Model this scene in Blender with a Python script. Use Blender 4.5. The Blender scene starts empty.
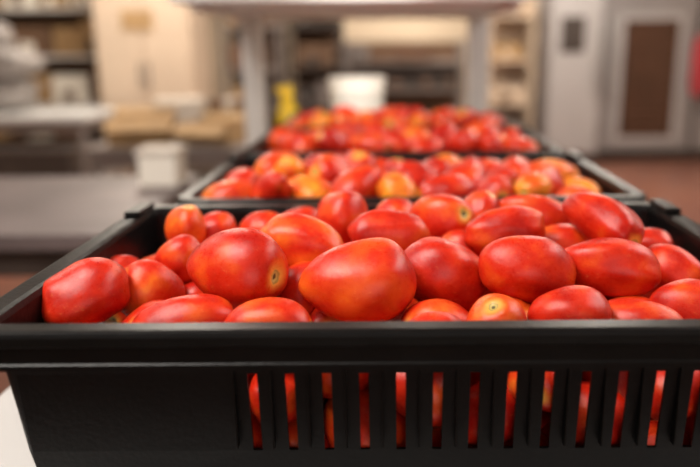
import bpy, bmesh, math, random
import numpy as np
from mathutils import Vector, Matrix, Euler
random.seed(7); rng=np.random.default_rng(11)
scene=bpy.context.scene
scene.view_settings.view_transform='Standard'
scene.view_settings.look='None'
scene.view_settings.exposure=0.08

# ------------------------------------------------------------ camera
F=737.0; PX=389.0; PY=233.5; TH=math.radians(14.2); CZ=1.203
cd=bpy.data.cameras.new('camera'); cam=bpy.data.objects.new('camera',cd)
scene.collection.objects.link(cam); scene.camera=cam
cam.location=(0,0,CZ); cam.rotation_euler=(Matrix.Rotation(math.pi/2-TH,3,'X')@Matrix.Rotation(math.radians(-0.4),3,'Z')).to_euler()
cd.sensor_width=36; cd.lens=F/700*36; cd.shift_x=-(PX-350)/700; cd.shift_y=1.5/700
cd.clip_start=0.02; cd.clip_end=60
cd.dof.use_dof=True; cd.dof.focus_distance=0.60; cd.dof.aperture_fstop=2.5
FW=np.array([0,math.cos(TH),-math.sin(TH)]); UP=np.array([0,math.sin(TH),math.cos(TH)]); RT=np.array([1.,0,0])
def ray(px,py): return RT*(px-PX)/F - UP*(py-PY)/F + FW

# ------------------------------------------------------------ materials
def mat(name,col,rough=0.5,metal=0.0,noise=0.0,nscale=8.0,bump=0.0,bscale=40.0,coat=0.0,col2=None,spec=0.5,emit=None,estr=0):
    m=bpy.data.materials.new(name); m.use_nodes=True
    nt=m.node_tree; b=nt.nodes['Principled BSDF']
    b.inputs['Roughness'].default_value=rough; b.inputs['Metallic'].default_value=metal
    b.inputs['Coat Weight'].default_value=coat; b.inputs['Specular IOR Level'].default_value=spec
    tc=nt.nodes.new('ShaderNodeTexCoord')
    n=nt.nodes.new('ShaderNodeTexNoise'); n.inputs['Scale'].default_value=nscale; n.inputs['Detail'].default_value=5
    nt.links.new(tc.outputs['Object'],n.inputs['Vector'])
    r=nt.nodes.new('ShaderNodeValToRGB')
    c=np.array(col); c2=np.array(col2) if col2 else c*(1-noise)
    r.color_ramp.elements[0].position=0.35; r.color_ramp.elements[1].position=0.65
    r.color_ramp.elements[0].color=(*c2,1); r.color_ramp.elements[1].color=(*c,1)
    nt.links.new(n.outputs['Fac'],r.inputs['Fac']); nt.links.new(r.outputs['Color'],b.inputs['Base Color'])
    if bump>0:
        n2=nt.nodes.new('ShaderNodeTexNoise'); n2.inputs['Scale'].default_value=bscale
        nt.links.new(tc.outputs['Object'],n2.inputs['Vector'])
        bp=nt.nodes.new('ShaderNodeBump'); bp.inputs['Strength'].default_value=bump; bp.inputs['Distance'].default_value=0.005
        nt.links.new(n2.outputs['Fac'],bp.inputs['Height']); nt.links.new(bp.outputs['Normal'],b.inputs['Normal'])
    if emit:
        b.inputs['Emission Color'].default_value=(*emit,1); b.inputs['Emission Strength'].default_value=estr
    return m
M={}
M['black']=mat('black_plastic',(0.0036,0.0034,0.0036),0.36,noise=0.35,nscale=30,bump=0.06,bscale=260,spec=0.19)
M['laminate']=mat('white_laminate',(0.54,0.53,0.52),0.4,noise=0.05)
M['steel']=mat('stainless',(0.50,0.48,0.47),0.4,metal=0.8,noise=0.12,nscale=3)
M['steeld']=mat('steel_dull',(0.24,0.205,0.19),0.5,metal=0.3,noise=0.15,nscale=5)
M['prep']=mat('prep_steel',(0.20,0.158,0.156),0.45,metal=0.2,noise=0.35,nscale=4)
M['cab']=mat('cabinet_steel',(0.32,0.295,0.295),0.4,metal=0.35,noise=0.15,nscale=2)
M['cabl']=mat('cabinet_panel',(0.43,0.405,0.405),0.4,metal=0.2,noise=0.1,nscale=2)
M['grey']=mat('grey_paint',(0.70,0.68,0.66),0.5,noise=0.08)
M['dark']=mat('dark_metal',(0.05,0.036,0.030),0.5,noise=0.3)
M['brownglass']=mat('brown_glass',(0.06,0.025,0.015),0.25,noise=0.3)
M['tray']=mat('tray_brown',(0.16,0.08,0.045),0.5,noise=0.2)
M['beige']=mat('beige_paint',(0.62,0.48,0.36),0.6,noise=0.07,nscale=3)
M['card']=mat('cardboard',(0.42,0.26,0.12),0.8,noise=0.18,nscale=12)
M['card2']=mat('cardboard_dark',(0.18,0.10,0.058),0.8,noise=0.2,nscale=12)
M['white']=mat('white_plastic',(0.93,0.88,0.78),0.4,noise=0.03)
M['yellow']=mat('yellow_plastic',(0.95,0.62,0.02),0.4,noise=0.05)
M['sack']=mat('sack_grey',(0.29,0.26,0.245),0.7,noise=0.25,nscale=7,bump=0.4,bscale=20)
M['red']=mat('red_cloth',(0.45,0.04,0.05),0.8,noise=0.25,nscale=10)
M['wall']=mat('wall_paint',(0.66,0.53,0.39),0.8,noise=0.06,nscale=1.5)
M['ceil']=mat('ceiling_paint',(0.52,0.44,0.36),0.9,noise=0.04)
M['paper']=mat('paper',(0.70,0.63,0.55),0.7,noise=0.05)
M['trim']=mat('trim_dark',(0.20,0.15,0.13),0.6,noise=0.1)
M['lamp']=mat('lamp_diffuser',(0.9,0.9,0.9),0.5,emit=(1,0.97,0.92),estr=6)

def floor_mat():
    m=bpy.data.materials.new('quarry_tile'); m.use_nodes=True; nt=m.node_tree; b=nt.nodes['Principled BSDF']
    tc=nt.nodes.new('ShaderNodeTexCoord'); br=nt.nodes.new('ShaderNodeTexBrick')
    br.offset=0; br.inputs['Scale'].default_value=1; br.inputs['Brick Width'].default_value=0.2; br.inputs['Row Height'].default_value=0.2
    br.inputs['Mortar Size'].default_value=0.006
    br.inputs['Color1'].default_value=(0.21,0.080,0.050,1); br.inputs['Color2'].default_value=(0.16,0.058,0.040,1); br.inputs['Mortar'].default_value=(0.11,0.08,0.065,1)
    nt.links.new(tc.outputs['Object'],br.inputs['Vector']); nt.links.new(br.outputs['Color'],b.inputs['Base Color'])
    b.inputs['Roughness'].default_value=0.32
    return m
M['floor']=floor_mat()

def tomato_mat():
    m=bpy.data.materials.new('tomato_skin'); m.use_nodes=True; nt=m.node_tree; b=nt.nodes['Principled BSDF']
    N=nt.nodes.new; L=nt.links.new
    a=N('ShaderNodeAttribute'); a.attribute_name='lc'
    ar=N('ShaderNodeAttribute'); ar.attribute_name='ripe'
    ax=N('ShaderNodeAttribute'); ax.attribute_name='stem'
    n=N('ShaderNodeTexNoise'); n.inputs['Scale'].default_value=0.95; n.inputs['Detail'].default_value=4
    L(a.outputs['Vector'],n.inputs['Vector'])
    cs=N('ShaderNodeMath'); cs.operation='MULTIPLY_ADD'; L(n.outputs['Fac'],cs.inputs[0]); cs.inputs[1].default_value=1.0; cs.inputs[2].default_value=-.005
    ad=N('ShaderNodeMath'); ad.operation='ADD'; L(cs.outputs[0],ad.inputs[0]); L(ar.outputs['Fac'],ad.inputs[1])
    r=N('ShaderNodeValToRGB'); e=r.color_ramp.elements
    e[0].position=0.38; e[0].color=(0.40,0.007,0.003,1)
    e[1].position=1.0; e[1].color=(0.87,0.31,0.025,1)
    x=e.new(0.58); x.color=(0.60,0.022,0.005,1)
    x=e.new(0.77); x.color=(0.73,0.090,0.010,1)
    L(ad.outputs[0],r.inputs['Fac'])
    v=N('ShaderNodeTexNoise'); v.inputs['Scale'].default_value=7; v.inputs['Detail'].default_value=10; v.inputs['Roughness'].default_value=0.8
    L(a.outputs['Vector'],v.inputs['Vector'])
    vr=N('ShaderNodeValToRGB'); vr.color_ramp.elements[0].position=0.57; vr.color_ramp.elements[0].color=(0,0,0,1)
    vr.color_ramp.elements[1].position=0.74; vr.color_ramp.elements[1].color=(0.75,0.75,0.75,1)
    L(v.outputs['Fac'],vr.inputs['Fac'])
    mx=N('ShaderNodeMix'); mx.data_type='RGBA'; L(vr.outputs['Color'],mx.inputs['Factor']); L(r.outputs['Color'],mx.inputs['A']); mx.inputs['B'].default_value=(0.85,0.24,0.06,1)
    n3=N('ShaderNodeTexNoise'); n3.inputs['Scale'].default_value=4; L(a.outputs['Vector'],n3.inputs['Vector'])
    ma=N('ShaderNodeMath'); ma.operation='MULTIPLY_ADD'; L(n3.outputs['Fac'],ma.inputs[0]); ma.inputs[1].default_value=0.16; L(ax.outputs['Fac'],ma.inputs[2])
    sr=N('ShaderNodeValToRGB'); s=sr.color_ramp.elements
    s[0].position=0.14; s[0].color=(0.10,0.07,0.02,1); s[1].position=0.56; s[1].color=(0.8,0.2,0.02,0)
    x=s.new(0.17); x.color=(0.60,0.46,0.14,1)
    x=s.new(0.23); x.color=(0.36,0.25,0.06,1)
    x=s.new(0.27); x.color=(0.85,0.45,0.08,0.85)
    L(ma.outputs[0],sr.inputs['Fac'])
    m2=N('ShaderNodeMix'); m2.data_type='RGBA'; L(sr.outputs['Alpha'],m2.inputs['Factor']); L(mx.outputs['Result'],m2.inputs['A']); L(sr.outputs['Color'],m2.inputs['B'])
    L(m2.outputs['Result'],b.inputs['Base Color'])
    rr=N('ShaderNodeMapRange'); rr.inputs['From Min'].default_value=.3; rr.inputs['From Max'].default_value=.7; rr.inputs['To Min'].default_value=0.19; rr.inputs['To Max'].default_value=0.44; L(v.outputs['Fac'],rr.inputs['Value']); L(rr.outputs['Result'],b.inputs['Roughness'])
    b.inputs['Specular IOR Level'].default_value=0.38
    bp=N('ShaderNodeBump'); bp.inputs['Strength'].default_value=0.22; bp.inputs['Distance'].default_value=0.002; L(v.outputs['Fac'],bp.inputs['Height']); L(bp.outputs['Normal'],b.inputs['Normal'])
    return m
M['tom']=tomato_mat()

# ------------------------------------------------------------ mesh helpers
class B:
    def __init__(s,name): s.bm=bmesh.new(); s.name=name; s.mats=[]
    def mi(s,m):
        if m not in s.mats: s.mats.append(m)
        return s.mats.index(m)
    def _f(s,geom,m,smooth=False):
        i=s.mi(m); fs=set()
        for v in geom:
            for f in v.link_faces: fs.add(f)
        for f in fs: f.material_index=i; f.smooth=smooth
    def box(s,lo,hi,m,rz=0,rx=0):
        c=[(a+b)/2 for a,b in zip(lo,hi)]; d=[abs(b-a) for a,b in zip(lo,hi)]
        mt=Matrix.Translation(c)@Euler((rx,0,rz)).to_matrix().to_4x4()@Matrix.Diagonal((*d,1))
        g=bmesh.ops.create_cube(s.bm,size=1,matrix=mt); s._f(g['verts'],m)
    def cyl(s,p0,p1,r0,r1,m,seg=24,caps=True):
        p0=Vector(p0);p1=Vector(p1);d=p1-p0
        q=d.to_track_quat('Z','Y').to_matrix().to_4x4()
        g=bmesh.ops.create_cone(s.bm,cap_ends=caps,segments=seg,radius1=r0,radius2=r1,depth=d.length,matrix=Matrix.Translation((p0+p1)/2)@q)
        s._f(g['verts'],m,seg>8)
    def lathe(s,c,prof,m,seg=40):
        i=s.mi(m); rings=[]
        for r,z in prof:
            rings.append([s.bm.verts.new((c[0]+r*math.cos(2*math.pi*k/seg),c[1]+r*math.sin(2*math.pi*k/seg),c[2]+z)) for k in range(seg)])
        for a,b in zip(rings,rings[1:]):
            for k in range(seg):
                f=s.bm.faces.new((a[k],a[(k+1)%seg],b[(k+1)%seg],b[k])); f.material_index=i; f.smooth=True
    def blob(s,c,d,m,rz=0,seed=0,pw=0.6):
        g=bmesh.ops.create_icosphere(s.bm,subdivisions=4,radius=1)
        R=Matrix.Rotation(rz,3,'Z')
        for v in g['verts']:
            p=v.co.copy()
            q=Vector([math.copysign(abs(t)**pw,t) for t in p])
            w=1+0.06*math.sin(5*p.x+seed)*math.cos(4*p.y+seed*2)+0.04*math.sin(9*p.z+p.x*6+seed)
            q=Vector((q.x*d[0]/2*w,q.y*d[1]/2*w,q.z*d[2]/2*w)); v.co=R@q+Vector(c)
        s._f(g['verts'],m,True)
    def done(s,bevel=0.004):
        bmesh.ops.recalc_face_normals(s.bm,faces=s.bm.faces)
        me=bpy.data.meshes.new(s.name); s.bm.to_mesh(me); s.bm.free()
        for m in s.mats: me.materials.append(M[m])
        o=bpy.data.objects.new(s.name,me); scene.collection.objects.link(o)
        if bevel>0:
            bv=o.modifiers.new('bevel','BEVEL'); bv.width=bevel; bv.segments=2; bv.limit_method='ANGLE'; bv.angle_limit=math.radians(40)
        return o

# ------------------------------------------------------------ room
def slab(name,lo,hi,m):
    b=B(name); b.box(lo,hi,m); return b.done(0)
XL,XR,YF,YB,H=-4.6,5.0,-2.6,9.6,3.0
slab('floor',(XL-.1,YF-.1,-.1),(XR+.1,YB+.1,0),'floor')
slab('ceiling',(XL-.1,YF-.1,H),(XR+.1,YB+.1,H+.1),'ceil')
slab('wall_back',(XL,YB,0),(XR,YB+.1,H),'wall')
slab('wall_left',(XL-.1,YF,0),(XL,YB,H),'wall')
slab('wall_right',(XR,YF,0),(XR+.1,YB,H),'wall')
slab('wall_front',(XL,YF-.1,0),(XR,YF,H),'wall')
slab('baseboard_back',(XL,YB-.015,0),(XR,YB,.12),'trim')
slab('baseboard_left',(XL,YF,0),(XL+.015,YB-.015,.12),'trim')

# ------------------------------------------------------------ crates
TT=0.85; RIM=TT+0.17
CR=[(.461,.886,-.303,.334),(.903,1.313,-.276,.334),(1.338,1.748,-.276,.328),(1.773,2.183,-.276,.322)]
def crate(k):
    y0,y1,CX0,CX1=CR[k]; DEP=y1-y0; out=.024
    hx=(CX1-CX0)/2-out; hy=DEP/2-out; cx=(CX0+CX1)/2; cy=(y0+y1)/2
    R=.012
    ix,iy=hx-R,hy-R
    pts=[]
    def side(p,q,n,slots,w=.0068):
        L=math.dist(p,q); d=((q[0]-p[0])/L,(q[1]-p[1])/L)
        seq=[(0,False)]
        for sc in slots: seq+= [(sc-w/2,True),(sc+w/2,False)]
        for t,fl in seq: pts.append((p[0]+d[0]*t,p[1]+d[1]*t,n[0],n[1],fl,R))
        pts.append((q[0],q[1],n[0],n[1],False,R))
    def arc(c,a0):
        for j in range(1,6):
            a=a0+math.pi/2*j/6; pts.append((c[0],c[1],math.cos(a),math.sin(a),False,R))
    SP=.0266; SX=-.0985
    fs=[(SX+SP*j)-(cx-ix) for j in range(16) if SX+SP*j<cx+ix-.01]
    side((-ix,-iy),(ix,-iy),(0,-1),fs); arc((ix,-iy),-math.pi/2)
    ss=[.05+.0279*j for j in range(int((2*iy-.09)/.0279)+1)]
    side((ix,-iy),(ix,iy),(1,0),ss); arc((ix,iy),0)
    bs=[.07+.0279*j for j in range(int((2*ix-.14)/.0279)+1)]
    side((ix,iy),(-ix,iy),(0,1),bs); arc((-ix,iy),math.pi/2)
    side((-ix,iy),(-ix,-iy),(-1,0),ss); arc((-ix,-iy),math.pi)
    prof=[(-.020,-.168),(-.0185,-.160),(-.0105,-.106),(-.0032,-.041),(-.0015,-.030),(0,-.006),(.0015,-.0015),(.005,0),(.0185,0),(.0215,-.001),(.0232,-.004),(.0236,-.010),(.0222,-.0112),(.0222,-.0225),(.0236,-.0238),(.0236,-.0275)]
    bm=bmesh.new(); rings=[]
    for off,z in prof:
        rings.append([bm.verts.new((cx+p[0]+p[2]*(p[5]+off),cy+p[1]+p[3]*(p[5]+off),RIM+z)) for p in pts])
    n=len(pts)
    for i in range(len(prof)-1):
        for j in range(n):
            if i==2 and pts[j][4]: continue
            a,b=rings[i],rings[i+1]
            f=bm.faces.new((a[j],a[(j+1)%n],b[(j+1)%n],b[j]))
    bm.faces.new(list(reversed(rings[0])))
    me=bpy.data.meshes.new('plastic_crate'); bm.to_mesh(me); bm.free()
    me.materials.append(M['black'])
    o=bpy.data.objects.new('plastic_crate',me); scene.collection.objects.link(o)
    s=o.modifiers.new('s','SOLIDIFY'); s.thickness=.0026; s.offset=1 
    bv=o.modifiers.new('b','BEVEL'); bv.width=.0006; bv.segments=2; bv.angle_limit=math.radians(35)
    for sx in (-1,1):
        for sy in (1,):
            lb=B('lug'); x=cx+sx*(hx+.0115); y=cy+sy*(hy-.022)
            lb.box((x-.009,y-.028,RIM),(x+.009,y+.030,RIM+.006),'black'); l=lb.done(.002); l.parent=o
    rb=B('ribs')
    for j in range(15):
        x=SX+SP*(j-.5)
        if x<cx+ix-.02: rb.box((x-.0008,y0+out-.0015,RIM-.100),(x+.0008,y0+out+.006,RIM-.034),'black',rx=.0)
    l=rb.done(.0004); l.parent=o
    return (cx-hx,cx+hx,y0+out,y1-out)

def base(nu,nv):
    P=[];S=[]
    for i in range(nv+1):
        u=math.pi*i/nv; t=math.cos(u)
        r=math.sin(u)**0.82*(1+0.06*t)
        zz=t
        if t>0.8: zz-=0.10*max(0,1-(r/0.42))**1.3
        if t<-.9: zz-=0.05*(1-r/.45)
        for j in range(nu):
            a=2*math.pi*j/nu
            P.append((r*math.cos(a),r*math.sin(a),zz,a)); S.append(r if t>0 else 2.0)
    F_=[]
    for i in range(nv):
        for j in range(nu):
            F_.append((i*nu+j,(i+1)*nu+j,(i+1)*nu+(j+1)%nu,i*nu+(j+1)%nu))
    return np.array(P),np.array(S),np.array(F_)
HI=base(44,32); LO=base(22,16)
def basis(ax):
    ax=ax/np.linalg.norm(ax); h=np.array([0,0,1.]) if abs(ax[2])<.9 else np.array([1.,0,0])
    x=np.cross(h,ax); x/=np.linalg.norm(x); return np.stack([x,np.cross(ax,x),ax],1)
def pile(items,name='tomato_pile'):
    V=[];Fs=[];LC=[];ST=[];RP=[];o=0
    for (p,ax,L,S,hi,ripe) in items:
        P,St,Fc=HI if hi else LO
        ph,ph2,ph4=rng.uniform(0,6.28,3)
        a3,a2,a4=rng.uniform(.018,.056),rng.uniform(.012,.042),rng.uniform(0,.02)
        lob=1+a3*np.cos(3*P[:,3]+ph)*(1+.6*P[:,2])+a2*np.cos(2*P[:,3]+ph2)+a4*np.cos(5*P[:,3]+ph4)
        lob*=1+rng.uniform(-.15,.12)*P[:,2]
        loc=np.stack([P[:,0]*lob,P[:,1]*lob,P[:,2]],1)
        for _ in range(5):
            w=rng.normal(size=3)*2.9; loc*= (1+.018*np.sin(loc@w+rng.uniform(0,6.28)))[:,None]
        q=loc*np.array([S/2,S/2,L/2]); q[:,0]+=rng.uniform(-.10,.10)*S*(loc[:,2]**2)
        w=q@basis(ax).T+p
        V.append(w);Fs.append(Fc+o);o+=len(w)
        off=rng.uniform(0,50,3)
        LC.append(loc*np.array([1,1,1.3])+off);ST.append(St);RP.append(np.full(len(w),ripe))
    V=np.concatenate(V);Fs=np.concatenate(Fs);LC=np.concatenate(LC);ST=np.concatenate(ST);RP=np.concatenate(RP)
    me=bpy.data.meshes.new(name); me.from_pydata(V.tolist(),[],Fs.tolist())
    a=me.attributes.new('lc','FLOAT_VECTOR','POINT'); a.data.foreach_set('vector',LC.astype(np.float32).ravel())
    a=me.attributes.new('stem','FLOAT','POINT'); a.data.foreach_set('value',ST.astype(np.float32))
    a=me.attributes.new('ripe','FLOAT','POINT'); a.data.foreach_set('value',RP.astype(np.float32))
    bm=bmesh.new(); bm.from_mesh(me); bmesh.ops.remove_doubles(bm,verts=bm.verts,dist=1e-6); bmesh.ops.recalc_face_normals(bm,faces=bm.faces); bm.to_mesh(me); bm.free()
    me.polygons.foreach_set('use_smooth',[True]*len(me.polygons)); me.materials.append(M['tom'])
    ob=bpy.data.objects.new(name,me); scene.collection.objects.link(ob); return ob

def relax(pos,ax,L,S,hd,bx,zlo,zhi,iters=170):
    n=len(pos); free=(np.abs(hd).sum(1)==0)
    for it in range(iters):
        k=(L-S)/2*0.95
        C=np.concatenate([pos-ax*k[:,None],pos,pos+ax*k[:,None]]); Rr=np.concatenate([S*.46,S*.5,S*.46]); own=np.tile(np.arange(n),3)
        d=C[:,None]-C[None]; dist=np.sqrt((d**2).sum(2))+1e-9
        pen=Rr[:,None]+Rr[None]-dist; pen[own[:,None]==own[None]]=0; pen[pen<0]=0
        mv=(d/dist[...,None])*pen[...,None]*.5
        wgt=np.where(free[own][:,None]|~free[own][None],1.,.25)
        mvs=(mv*wgt[...,None]).sum(1)
        D=np.zeros_like(pos); np.add.at(D,own,mvs); D*=.45
        pr=hd*(D*hd).sum(1)[:,None]
        D=np.where(free[:,None],D,pr)
        pos=pos+np.clip(D,-.008,.008)
        ex=np.sqrt((S/2)**2+((L**2-S**2)/4)*ax[:,0]**2);ey=np.sqrt((S/2)**2+((L**2-S**2)/4)*ax[:,1]**2);ez=np.sqrt((S/2)**2+((L**2-S**2)/4)*ax[:,2]**2)
        tp=.020*np.clip((RIM-pos[:,2])/.17,0,1)+.002
        pf=pos.copy()
        pf[:,0]=np.clip(pos[:,0],bx[0]+ex+tp,bx[1]-ex-tp); pf[:,1]=np.clip(pos[:,1],bx[2]+ey+tp,bx[3]-ey-tp)
        zh=zhi(pf) if callable(zhi) else zhi
        pf[:,2]=np.clip(pos[:,2],np.minimum(zlo+ez,zh),zh)
        dy=pf[:,1]-pos[:,1]
        hy=np.where(np.abs(hd[:,1])>1e-6,hd[:,1],1)
        pos=np.where(free[:,None],pf,pos+hd*(dy/hy)[:,None])
    return pos

heroes=[
(85,292,92,68,205,10,.02,.585),(151,290,68,60,150,20,.16,.63),(183,323,104,58,2,5,.06,.54),
(237,265,104,80,-17,36,.06,.605),(186,226,46,40,80,20,.28,.76),(180,258,54,46,30,0,.12,.68),
(303,243,88,60,-20,10,.18,.68),(268,325,90,60,-5,10,.16,.54),(300,287,60,46,70,-20,.05,.63),
(361,282,114,84,6,-12,.11,.60),(343,220,62,52,95,-10,.10,.77),(389,233,80,50,-8,-10,.06,.72),
(439,219,70,56,15,48,.10,.77),(445,276,92,72,-25,-15,-.02,.64),(432,338,66,56,0,0,.05,.535),
(505,232,84,50,12,-20,.06,.71),(528,269,98,70,-8,-20,.04,.63),(497,331,78,64,110,44,.24,.54),
(570,320,82,68,4,-20,.02,.555),(611,267,96,60,-6,-10,.05,.64),(604,221,92,50,-32,35,.0,.71),
(535,215,78,40,-12,-5,.12,.79),(677,273,68,46,-30,0,.05,.66),(640,327,88,54,-4,0,.10,.545),
(694,310,82,56,-5,0,.03,.57),(213,232,52,42,20,0,.06,.77),(266,229,50,38,0,0,.1,.80),
(480,212,46,38,60,10,.1,.80),(300,222,46,34,10,0,.05,.83),(395,214,40,34,0,0,.1,.82),
(740,300,84,60,10,0,.05,.59),(800,305,84,60,60,0,.05,.57),(775,265,80,56,20,0,.1,.67),(726,262,70,50,40,0,.0,.70),
(410,258,40,40,0,0,.1,.74),(560,245,60,44,10,0,.14,.76),(462,250,50,44,0,0,.1,.74),(650,246,46,38,0,0,.05,.76),(118,272,50,40,20,0,.05,.72),(335,262,50,40,10,0,.05,.74)]

for k in range(4):
    bx=crate(k)
    zlo=TT+.008
    pos=[];ax=[];L=[];S=[];hd=[];rp=[];hi=[]
    if k==0:
        for (cx,cy,l,s,an,ti,ri,D) in heroes:
            d=ray(cx,cy); t=D/d[1]; p=np.array([0,0,CZ])+d*t
            u=d/np.linalg.norm(d); a=math.radians(an); tt=math.radians(ti)
            rx=np.cross(u,[0,0,1.]); rx/=np.linalg.norm(rx); uy=np.cross(rx,u)
            A=(rx*math.cos(a)+uy*math.sin(a))*math.cos(tt)-u*math.sin(tt)
            pos.append(p);ax.append(A);L.append(l*t/F);S.append(s*t/F);hd.append(u);rp.append(ri);hi.append(True)
        layers=[(-.072,8,6),(-.115,8,6),(-.15,8,5)]
    else: layers=[(-.002,9,5),(-.055,8,5),(-.10,8,5)]
    for li,(dz,nx,ny) in enumerate(layers):
        for i in range(nx):
            for j in range(ny):
                pos.append(np.array([bx[0]+.03+(bx[1]-bx[0]-.06)*(i+.5*(j%2))/(nx-.5),bx[2]+.03+(bx[3]-bx[2]-.06)*j/(ny-1),RIM+dz])+rng.uniform(-.008,.008,3)*np.array([1,1,1.2]))
                a_=rng.normal(size=3); a_[2]*=.4; ax.append(a_/np.linalg.norm(a_))
                s=rng.uniform(.046,.063); S.append(s); L.append(s*rng.uniform(1.2,1.55)); hd.append(np.zeros(3))
                q=rng.random(); r_=rng.uniform(-.05,.14) if q<.56 else (rng.uniform(.14,.26) if q<.80 else rng.uniform(.28,.42))
                rp.append(min(r_,.14) if k==0 else r_); hi.append(k==1 and li==0)
    pos=np.array(pos);ax=np.array(ax);L=np.array(L);S=np.array(S);hd=np.array(hd)
    t0=((pos-[0,0,CZ])*FW).sum(1)
    if k==0: zhi=np.where(np.abs(hd).sum(1)>0,9.,RIM-.052)
    else:
        jit=rng.uniform(-.010,.010,len(pos)); mx_,my_=(bx[0]+bx[1])/2-.008,(bx[2]+bx[3])/2-.03; hx_,hy_=(bx[1]-bx[0])/2,(bx[3]-bx[2])/2
        zhi=(lambda P,jit=jit,mx_=mx_,my_=my_,hx_=hx_,hy_=hy_: RIM+.006+jit-.032*np.clip(np.abs(P[:,0]-mx_)/hx_,0,1)**4-.050*np.clip((P[:,1]-my_)/hy_,0,1)**1.6-.012*np.clip((my_-P[:,1])/hy_,0,1)**2)
    p2=relax(pos,ax,L,S,hd,bx,zlo,zhi)
    if k==0:
        t1=((p2-[0,0,CZ])*FW).sum(1); pin=np.abs(hd).sum(1)>0; sc=np.where(pin,t1/t0,1)
        sc=np.clip(sc,.85,1.12); L=L*sc;S=S*sc
    pile([(p2[i],ax[i],L[i],S[i],hi[i],rp[i]) for i in range(len(L))])

# ------------------------------------------------------------ crate table
b=B('work_table')
b.box((-.415,.40,TT-.035),(.46,2.64,TT),'laminate')
for x in (-.375,.42):
    for y in (.46,2.58): b.box((x-.025,y-.025,0),(x+.025,y+.025,TT-.035),'steeld')
b.box((-.36,.46,.22),(.42,2.58,.25),'steeld')
b.done()

b=B('storage_shelf')
ZS=1.318
b.box((-.545,1.92,ZS),(.355,2.80,ZS+.03),'grey')
b.box((-.545,2.78,ZS-.012),(.355,2.80,ZS+.04),'beige')
for x in (-.485,.325):
    b.box((x-.036,2.70,0),(x+.036,2.765,2.1),'grey')
    b.box((x-.012,1.95,ZS-.02),(x+.012,2.70,ZS),'grey')
b.box((-.53,2.70,.12),(.36,2.765,.18),'grey'); b.box((-.53,2.45,2.07),(.36,2.80,2.10),'grey')
for x in (-.485,.325): b.box((x-.03,2.68,0),(x+.03,3.1,.03),'grey')
b.done()

b=B('plastic_bucket')
b.lathe((-.098,2.36,TT),[(0,.002),(.070,.002),(.074,.006),(.084,.225),(.089,.228),(.089,.236),(.085,.238),(.087,.252),(.091,.254),(.091,.268),(0,.271)],'white')
b.done(0)
b=B('spray_bottle')
b.lathe((-.325,2.42,TT),[(0,0),(.033,0),(.036,.006),(.036,.13),(.032,.165),(.018,.19),(.014,.20),(0,.201)],'yellow',24)
b.box((-.342,2.402,TT+.20),(-.308,2.438,TT+.24),'yellow'); b.box((-.362,2.412,TT+.215),(-.335,2.428,TT+.237),'yellow'); b.box((-.348,2.414,TT+.16),(-.340,2.426,TT+.21),'yellow')
b.done(.003)

def table(name,x0,x1,y0,y1,z,top,leg,shelf=.25,th=.04,apron=True,extra=None):
    b=B(name); b.box((x0,y0,z-th),(x1,y1,z),top)
    if apron: b.box((x0+.04,y0+.03,z-th-.07),(x1-.04,y1-.03,z-th),leg)
    for x in (x0+.05,x1-.05):
        for y in (y0+.05,y1-.05): b.cyl((x,y,0),(x,y,z-th),.022,.022,leg,16)
    if shelf: b.box((x0+.05,y0+.05,shelf),(x1-.05,y1-.05,shelf+.025),leg)
    if extra: extra(b)
    return b.done()
table('stainless_prep_table',-2.2,-.62,1.62,2.42,.80,'prep','dark',None)
b=B('storage_container')
b.box((-.755,2.20,.80),(-.64,2.32,.905),'white'); b.box((-.762,2.193,.895),(-.633,2.327,.915),'paper'); b.done(.006)

table('white_worktable',-4.2,-2.12,5.2,6.0,.76,'laminate','steeld')
b=B('flour_sack')
b.blob((-3.05,5.6,.76+.145),(.75,.5,.26),'sack',.1,1); b.blob((-2.95,5.6,.76+.36),(.70,.48,.24),'sack',-.1,2.3); b.blob((-3.1,5.6,.76+.55),(.66,.46,.22),'sack',.2,4)
b.done(0)
b=B('storage_bin')
for x in (-3.5,-2.85): b.box((x,5.3,.285),(x+.55,5.85,.52),'dark'); b.box((x-.01,5.29,.50),(x+.56,5.86,.525),'steeld')
b.done(.01)

def trays(b):
    for i in range(5): b.box((-1.52+.01*i,3.95,.28+.05*i),(-.83,4.5,.30+.05*i),'tray')
table('packing_table',-1.62,-.72,3.9,4.6,.70,'steeld','steeld',extra=trays)
def carton(name,c,d,rz,m='card',flaps=True):
    b=B(name); x,y,z=c; w,l,h=d; t=.006
    b.box((-w/2,-l/2,0),(w/2,l/2,t),m)
    b.box((-w/2,-l/2,0),(w/2,-l/2+t,h),m);b.box((-w/2,l/2-t,0),(w/2,l/2,h),m)
    b.box((-w/2,-l/2,0),(-w/2+t,l/2,h),m);b.box((w/2-t,-l/2,0),(w/2,l/2,h),m)
    if flaps:
        b.box((-w/2,-l/2-.09,h-.03),(w/2,-l/2+.01,h-.024),m,rx=.5)
        b.box((-w/2,l/2,h+.02),(w/2,l/2+.09,h+.026),m,rx=.5)
    else: b.box((-w/2,-l/2,h-t),(w/2,l/2,h),m); b.box((-.025,-l/2-.001,h*.7),(.025,l/2+.001,h+.001),'paper')
    o=b.done(.002); o.location=c; o.rotation_euler=(0,0,rz); return o
carton('cardboard_box',(-1.37,4.13,.70),(.34,.26,.14),.2)
carton('cardboard_box',(-.98,4.15,.70),(.30,.26,.11),-.25,'card')
carton('cardboard_box',(-1.24,4.45,.70),(.28,.20,.22),.1,'paper',False)
carton('cardboard_box',(-.93,4.46,.70),(.24,.18,.22),-.1,'card2',False)

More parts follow.
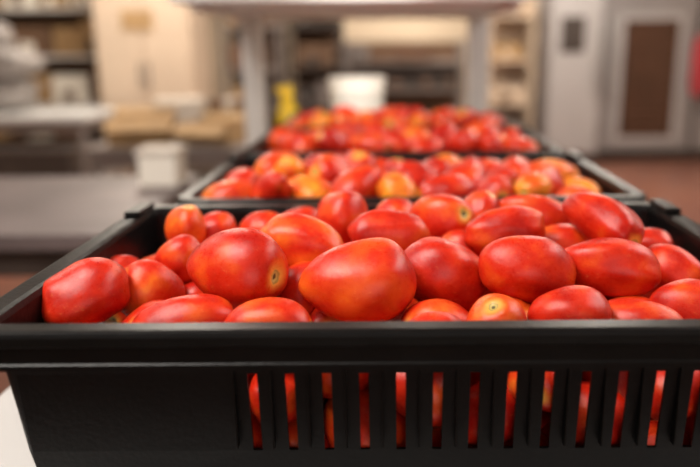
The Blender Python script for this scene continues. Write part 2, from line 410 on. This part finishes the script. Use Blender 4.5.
b=B('beige_cabinet')
b.box((-2.42,6.3,.06),(-1.62,6.9,2.1),'beige')
b.box((-2.40,6.28,.10),(-2.03,6.30,2.05),'beige'); b.box((-2.01,6.28,.10),(-1.64,6.30,2.05),'beige')
b.box((-2.06,6.25,.9),(-2.045,6.28,1.1),'steeld'); b.box((-1.995,6.25,.9),(-1.98,6.28,1.1),'steeld')
b.box((-2.18,6.272,1.36),(-1.92,6.28,1.52),'card'); b.box((-2.38,6.32,0),(-1.66,6.88,.06),'dark'); b.done()

def rack(name,x0,x1,y0,y1,h,levels,fm,seed,cols,bh=(.12,.3)):
    r=random.Random(seed); b=B(name)
    for x in (x0,x1-.04):
        for y in (y0,y1-.04): b.box((x,y,0),(x+.04,y+.04,h),fm)
    for z in levels:
        b.box((x0,y0,z),(x1,y1,z+.03),fm)
        x=x0+.06
        while x<x1-.18:
            w=r.uniform(.16,.38); w=min(w,x1-.05-x); hh=r.uniform(*bh)
            if r.random()<.93:
                m=r.choice(cols); b.box((x,y0+.03+r.uniform(0,.06),z+.031),(x+w,y1-.08,z+.031+hh),m)
                b.box((x+w*.3,y0+.028,z+.05),(x+w*.6,y0+.05,z+.05+hh*.4),r.choice(cols))
            x+=w+r.uniform(.01,.04)
    b.box((x0,y1-.01,levels[0]),(x1,y1,h),'card2' if fm!='beige' else 'beige')
    return b.done()
rack('shelving_unit',-4.3,-2.5,6.9,7.4,2.2,[.15,.7,1.13,1.55],'grey',4,['card2','card','white','tray','dark','card','white'],(.2,.36))
rack('shelving_unit',-1.58,-1.02,7.2,7.7,2.1,[.15,.6,1.0,1.4],'steeld',5,['card2','tray','card','dark','beige'],(.2,.34))
rack('shelving_unit',-.98,-.46,7.5,8.0,2.0,[.15,.6,1.0,1.4],'dark',9,['dark','steeld','tray','card2'],(.1,.3))
rack('shelving_unit',-.42,.74,7.2,7.7,1.27,[.15,.5,.80,1.05],'steeld',12,['dark','steeld','tray','card2','dark'],(.08,.2))
rack('shelving_unit',1.06,1.56,8.0,8.5,2.1,[.15,.6,1.05,1.5],'beige',14,['card','card2','beige','steeld'],(.12,.3))

b=B('proofing_oven')
y=8.0
b.box((2.22,y,.08),(4.6,y+.9,2.3),'dark'); b.box((2.26,y+.03,0),(4.56,y+.87,.08),'dark')
for (x0,x1) in ((2.25,3.24),(3.30,4.56)):
    b.box((x0,y-.045,.12),(x1,y,2.2),'cab')
b.box((2.40,y-.06,.20),(3.10,y-.045,1.54),'cabl')
b.box((2.47,y-.066,.27),(3.03,y-.058,1.47),'brownglass')
for i in range(15): b.box((2.50,y-.07,.33+i*.076),(3.00,y-.064,.345+i*.076),'tray')
for hx in (2.32,3.40):
    b.cyl((hx,y-.10,.7),(hx,y-.10,1.5),.018,.018,'steel')
    for z in (.74,1.43): b.box((hx-.01,y-.10,z),(hx+.01,y-.04,z+.03),'steel')
b.done()
b=B('refrigerator')
b.box((1.62,7.7,.1),(2.18,8.5,2.1),'cab'); b.box((1.65,7.66,.14),(2.15,7.7,2.06),'cabl'); b.cyl((2.10,7.61,.8),(2.10,7.61,1.4),.015,.015,'steel')
b.box((2.09,7.61,.84),(2.11,7.66,.87),'steel');b.box((2.09,7.61,1.33),(2.11,7.66,1.36),'steel')
b.box((1.74,7.652,1.15),(1.98,7.66,1.5),'dark'); b.box((1.64,7.72,0),(2.16,8.48,.1),'dark'); b.done()
b=B('hanging_apron')
b.blob((3.25,7.86,1.0),(.18,.05,.60),'red',0,3,.5); b.cyl((3.27,7.86,1.28),(3.40,7.86,1.46),.006,.006,'red',8); b.done(0)

def fixture(x,y,w,l,power):
    b=B('ceiling_light'); b.box((x-w/2-.04,y-l/2-.04,H-.06),(x+w/2+.04,y+l/2+.04,H),'grey'); b.box((x-w/2,y-l/2,H-.07),(x+w/2,y+l/2,H-.055),'lamp'); b.done()
    a=bpy.data.lights.new('ceiling_lamp','AREA'); a.shape='RECTANGLE'; a.size=w; a.size_y=l; a.energy=power; a.color=(1,.90,.76)
    o=bpy.data.objects.new('ceiling_lamp',a); o.location=(x,y,H-.09); scene.collection.objects.link(o)
for (x,y,p) in ((-1.6,5.4,78),(1.8,6.2,86),(-2.8,3.4,32),(2.6,3.2,48),(.3,8.3,72)): fixture(x,y,.5,1.3,p)
def area(name,loc,tgt,sx,sy,e,c):
    a=bpy.data.lights.new(name,'AREA'); a.shape='RECTANGLE'; a.size=sx;a.size_y=sy;a.energy=e;a.color=c
    o=bpy.data.objects.new(name,a); o.location=loc; o.rotation_euler=(Vector(tgt)-Vector(loc)).to_track_quat('-Z','Y').to_euler(); scene.collection.objects.link(o)
area('window_light',(-1.0,.15,2.7),(.1,.9,1.0),.75,.75,56,(1,.94,.87))
area('side_area_light',(2.2,1.3,2.5),(.1,.9,1.0),.75,.75,28,(1,.96,.92))  # area light high on the right, aimed at the crates
area('front_fill_light',(.6,-2.3,1.75),(0,2.4,1.05),1.6,1.1,20,(1,.95,.90))  # added fill behind the camera, lifts bucket and background; no window there
# added spot behind the camera, brightens the bucket shaded by the overshelf
sp=bpy.data.lights.new('bucket_fill_spot','SPOT'); sp.energy=520; sp.spot_size=math.radians(9); sp.spot_blend=.9; sp.shadow_soft_size=.06; sp.color=(1,.95,.88)
so=bpy.data.objects.new('bucket_fill_spot',sp); so.location=(.3,-.9,1.95); so.rotation_euler=(Vector((-.12,2.36,1.12))-so.location).to_track_quat('-Z','Y').to_euler(); scene.collection.objects.link(so)
w=bpy.data.worlds.new('world'); scene.world=w; w.use_nodes=True
w.node_tree.nodes['Background'].inputs['Color'].default_value=(.8,.85,.9,1); w.node_tree.nodes['Background'].inputs['Strength'].default_value=.4
